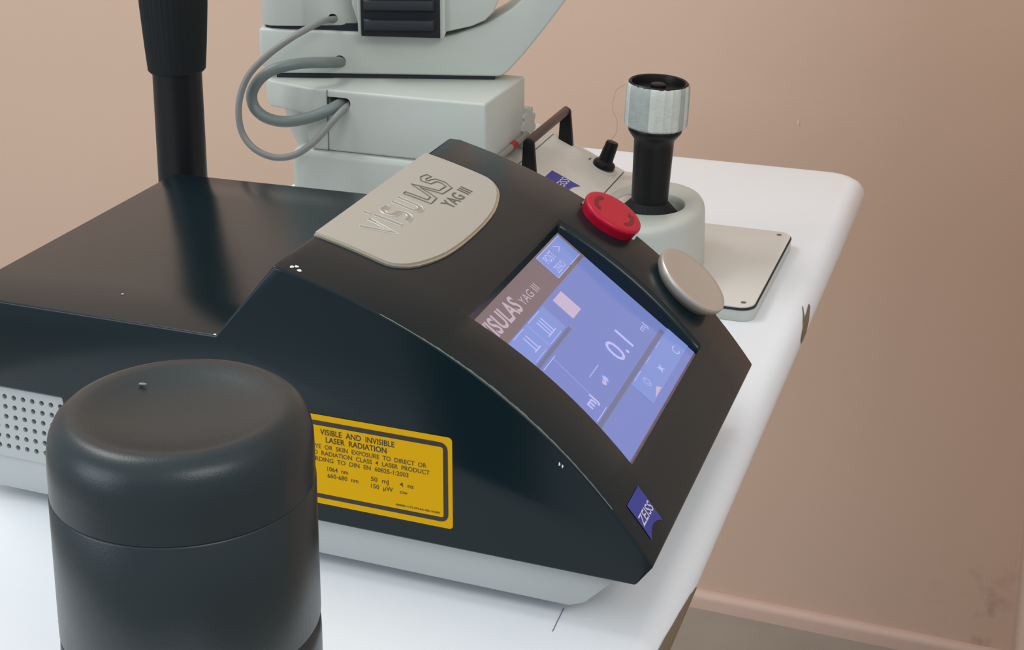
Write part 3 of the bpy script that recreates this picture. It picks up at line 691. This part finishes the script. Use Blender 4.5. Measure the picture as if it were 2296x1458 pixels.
# rail with red index mark
MB().add(tube([(-.4078, 1.1215, .1090), (-.4078, 1.2150, .1100), (-.4085, 1.2175, .1090)], .0030, 12)).build('scale_rail', M_['rail'], S)
MB().add(tube([(-.4076, 1.1760, .10955), (-.4076, 1.1860, .10965)], .0032, 12)).build('index_mark', M_['redscale'], S, label='red index mark')
# joystick housing: oval drum with a round well
HX, HY, HZ = -.2968, 1.2050, .0645
def oval(r, z, k=0, seg=64):
    out = []
    for i in range(seg):
        a = 2 * pi * i / seg; out.append((HX + (.0430 + r) * cos(a), HY + (.0665 + r) * sin(a), z))
    return out
def circ(r, z, seg=64, cx=HX, cy=HY): return [(cx + r * cos(2 * pi * i / seg), cy + r * 1.06 * sin(2 * pi * i / seg), z) for i in range(seg)]
rings = [oval(.0012, .001), oval(.0004, .0560), oval(-.0004, .0605), oval(-.0020, .0628), oval(-.0045, .0640), oval(-.0080, .0645), circ(.0290, .0646), circ(.0282, .0640), circ(.0275, .0600), circ(.0268, .0420)]
v = [p for r in rings for p in r]; f = [[j * 64 + i, j * 64 + (i + 1) % 64, (j + 1) * 64 + (i + 1) % 64, (j + 1) * 64 + i] for j in range(len(rings) - 1) for i in range(64)]
f.append(list(range(64))[::-1]); f.append([(len(rings) - 1) * 64 + i for i in range(64)])
MB().add((v, f)).build('joystick_housing', M_['lamp'], S, smooth=50)
# joystick
jb = Vector((HX - .0005, HY - .004, .0520)); ja = Vector((.05, .0, 1)).normalized()
MB().add(lathe([(.0245, -.004), (.0245, .0065), (.0225, .0085), (.0165, .0150), (.0150, .0165)], jb, ja, 64)).build('joystick_boot', M_['matte'], S, smooth=45)
js = MB().add(lathe([(.0148, .005), (.0148, .0150), (.0160, .0630), (.0162, .0690), (.0192, .0730), (.0214, .0760), (.0217, .0785), (.0208, .0805), (.0190, .0830)], jb, ja, 64)).build('joystick', M_['black'], S, smooth=45)
def fac(a, j): return 1.0 + .012 * (1 if int(a / (2 * pi) * 48) % 2 else -1) + .006 * sin(7 * a)
b = MB(); vf = lathe([(.0226, .0800), (.0248, .0818), (.0252, .0870), (.0252, .1080), (.0249, .1150), (.0240, .1165)], jb, ja, 96, rfun=fac)
b.add((vf[0], vf[1][:-2]), 0)
b.m = [1 if (((q // 5) // 4) * 7 % 11) in (0, 2, 3, 6, 9) else 0 for q in range(len(b.f))]
jt = b.build('tape_wrap', [M_['tape'], M_['tape_d']], S, smooth=30, label='white cloth tape wound round the joystick head')
MB().add(lathe([(.0200, .082), (.0240, .0850), (.0239, .1167), (.0230, .1176), (.0215, .1168), (.0208, .1135), (.0205, .1110), (.0060, .1105), (.0060, .1150), (.0050, .1158), (.0001, .1158)], jb, ja, 64)).build('joystick_head', M_['black'], S, smooth=40)

# ------------------------------------------------------------------ flat plate beside the joystick
P_ = thing('mounting_plate', 'flat cream plate with screw holes lying on the table right of the joystick', 'plate', (-.23, 1.23, 0))
po = rrect(-.300, -.1975, 1.1365, 1.3200, .012, 8)
pl_cut = []
cutp = [lathe([(.0022, -.002), (.0022, .02)], (x, y, .006), seg=20) for x, y in ((-.2079, 1.3104), (-.2066, 1.1462))]
MB().add(prism(po, lambda x, y: (x, y, 0), lambda x, y: (x, y, .0095))).build('plate_body', M_['lamp'], P_, bevel=.0008)
MB().add(prism(rrect(-.300, -.1971, 1.1361, 1.3204, .0122, 8), lambda x, y: (x, y, .0095), lambda x, y: (x, y, .0108))).build('plate_gasket', M_['hole'], P_)
MB().add(prism(rrect(-.300, -.1980, 1.1370, 1.3195, .012, 8), lambda x, y: (x, y, .0108), lambda x, y: (x, y, .0124))).build('plate_cover', M_['tan'], P_, bevel=.0005)
for x, y in ((-.2079, 1.3104), (-.2066, 1.1462)):
    MB().add(lathe([(.0021, .0120), (.0021, .0126), (.0001, .0126)], (x, y, 0), seg=20)).build('screw_hole', M_['groove'], P_)

# ------------------------------------------------------------------ stray hair caught on the joystick
hair = [(-.3175, 1.196, .1660), (-.3235, 1.190, .1610), (-.3245, 1.185, .1480), (-.3200, 1.182, .1390), (-.3210, 1.184, .1280), (-.3290, 1.190, .1170)]
o = MB().add(tube(spline(hair, 6), .00012, 4)).build('stray_hair', M_['hair'])
o['label'] = 'thin dark stray hair hanging from the taped joystick head'; o['category'] = 'hair'

# wall blemishes
for (x, z, s) in ((-.2863, -.0522, .0035),):
    pts = [(x + s * cos(a) * (.7 + .5 * random.random()) * .6, WY - .0006, z + s * sin(a) * (.7 + .5 * random.random())) for a in [k * pi / 4 for k in range(8)]]
    o = MB().add(flat(pts)).build('wall_chip', mat('wall_chip', (0.75, 0.55, 0.42, 1), .7), fix=False, smooth=0); struct(o); o.name = 'trim_1'

for o in bpy.data.objects:
    if '_o' in o.keys(): del o['_o']
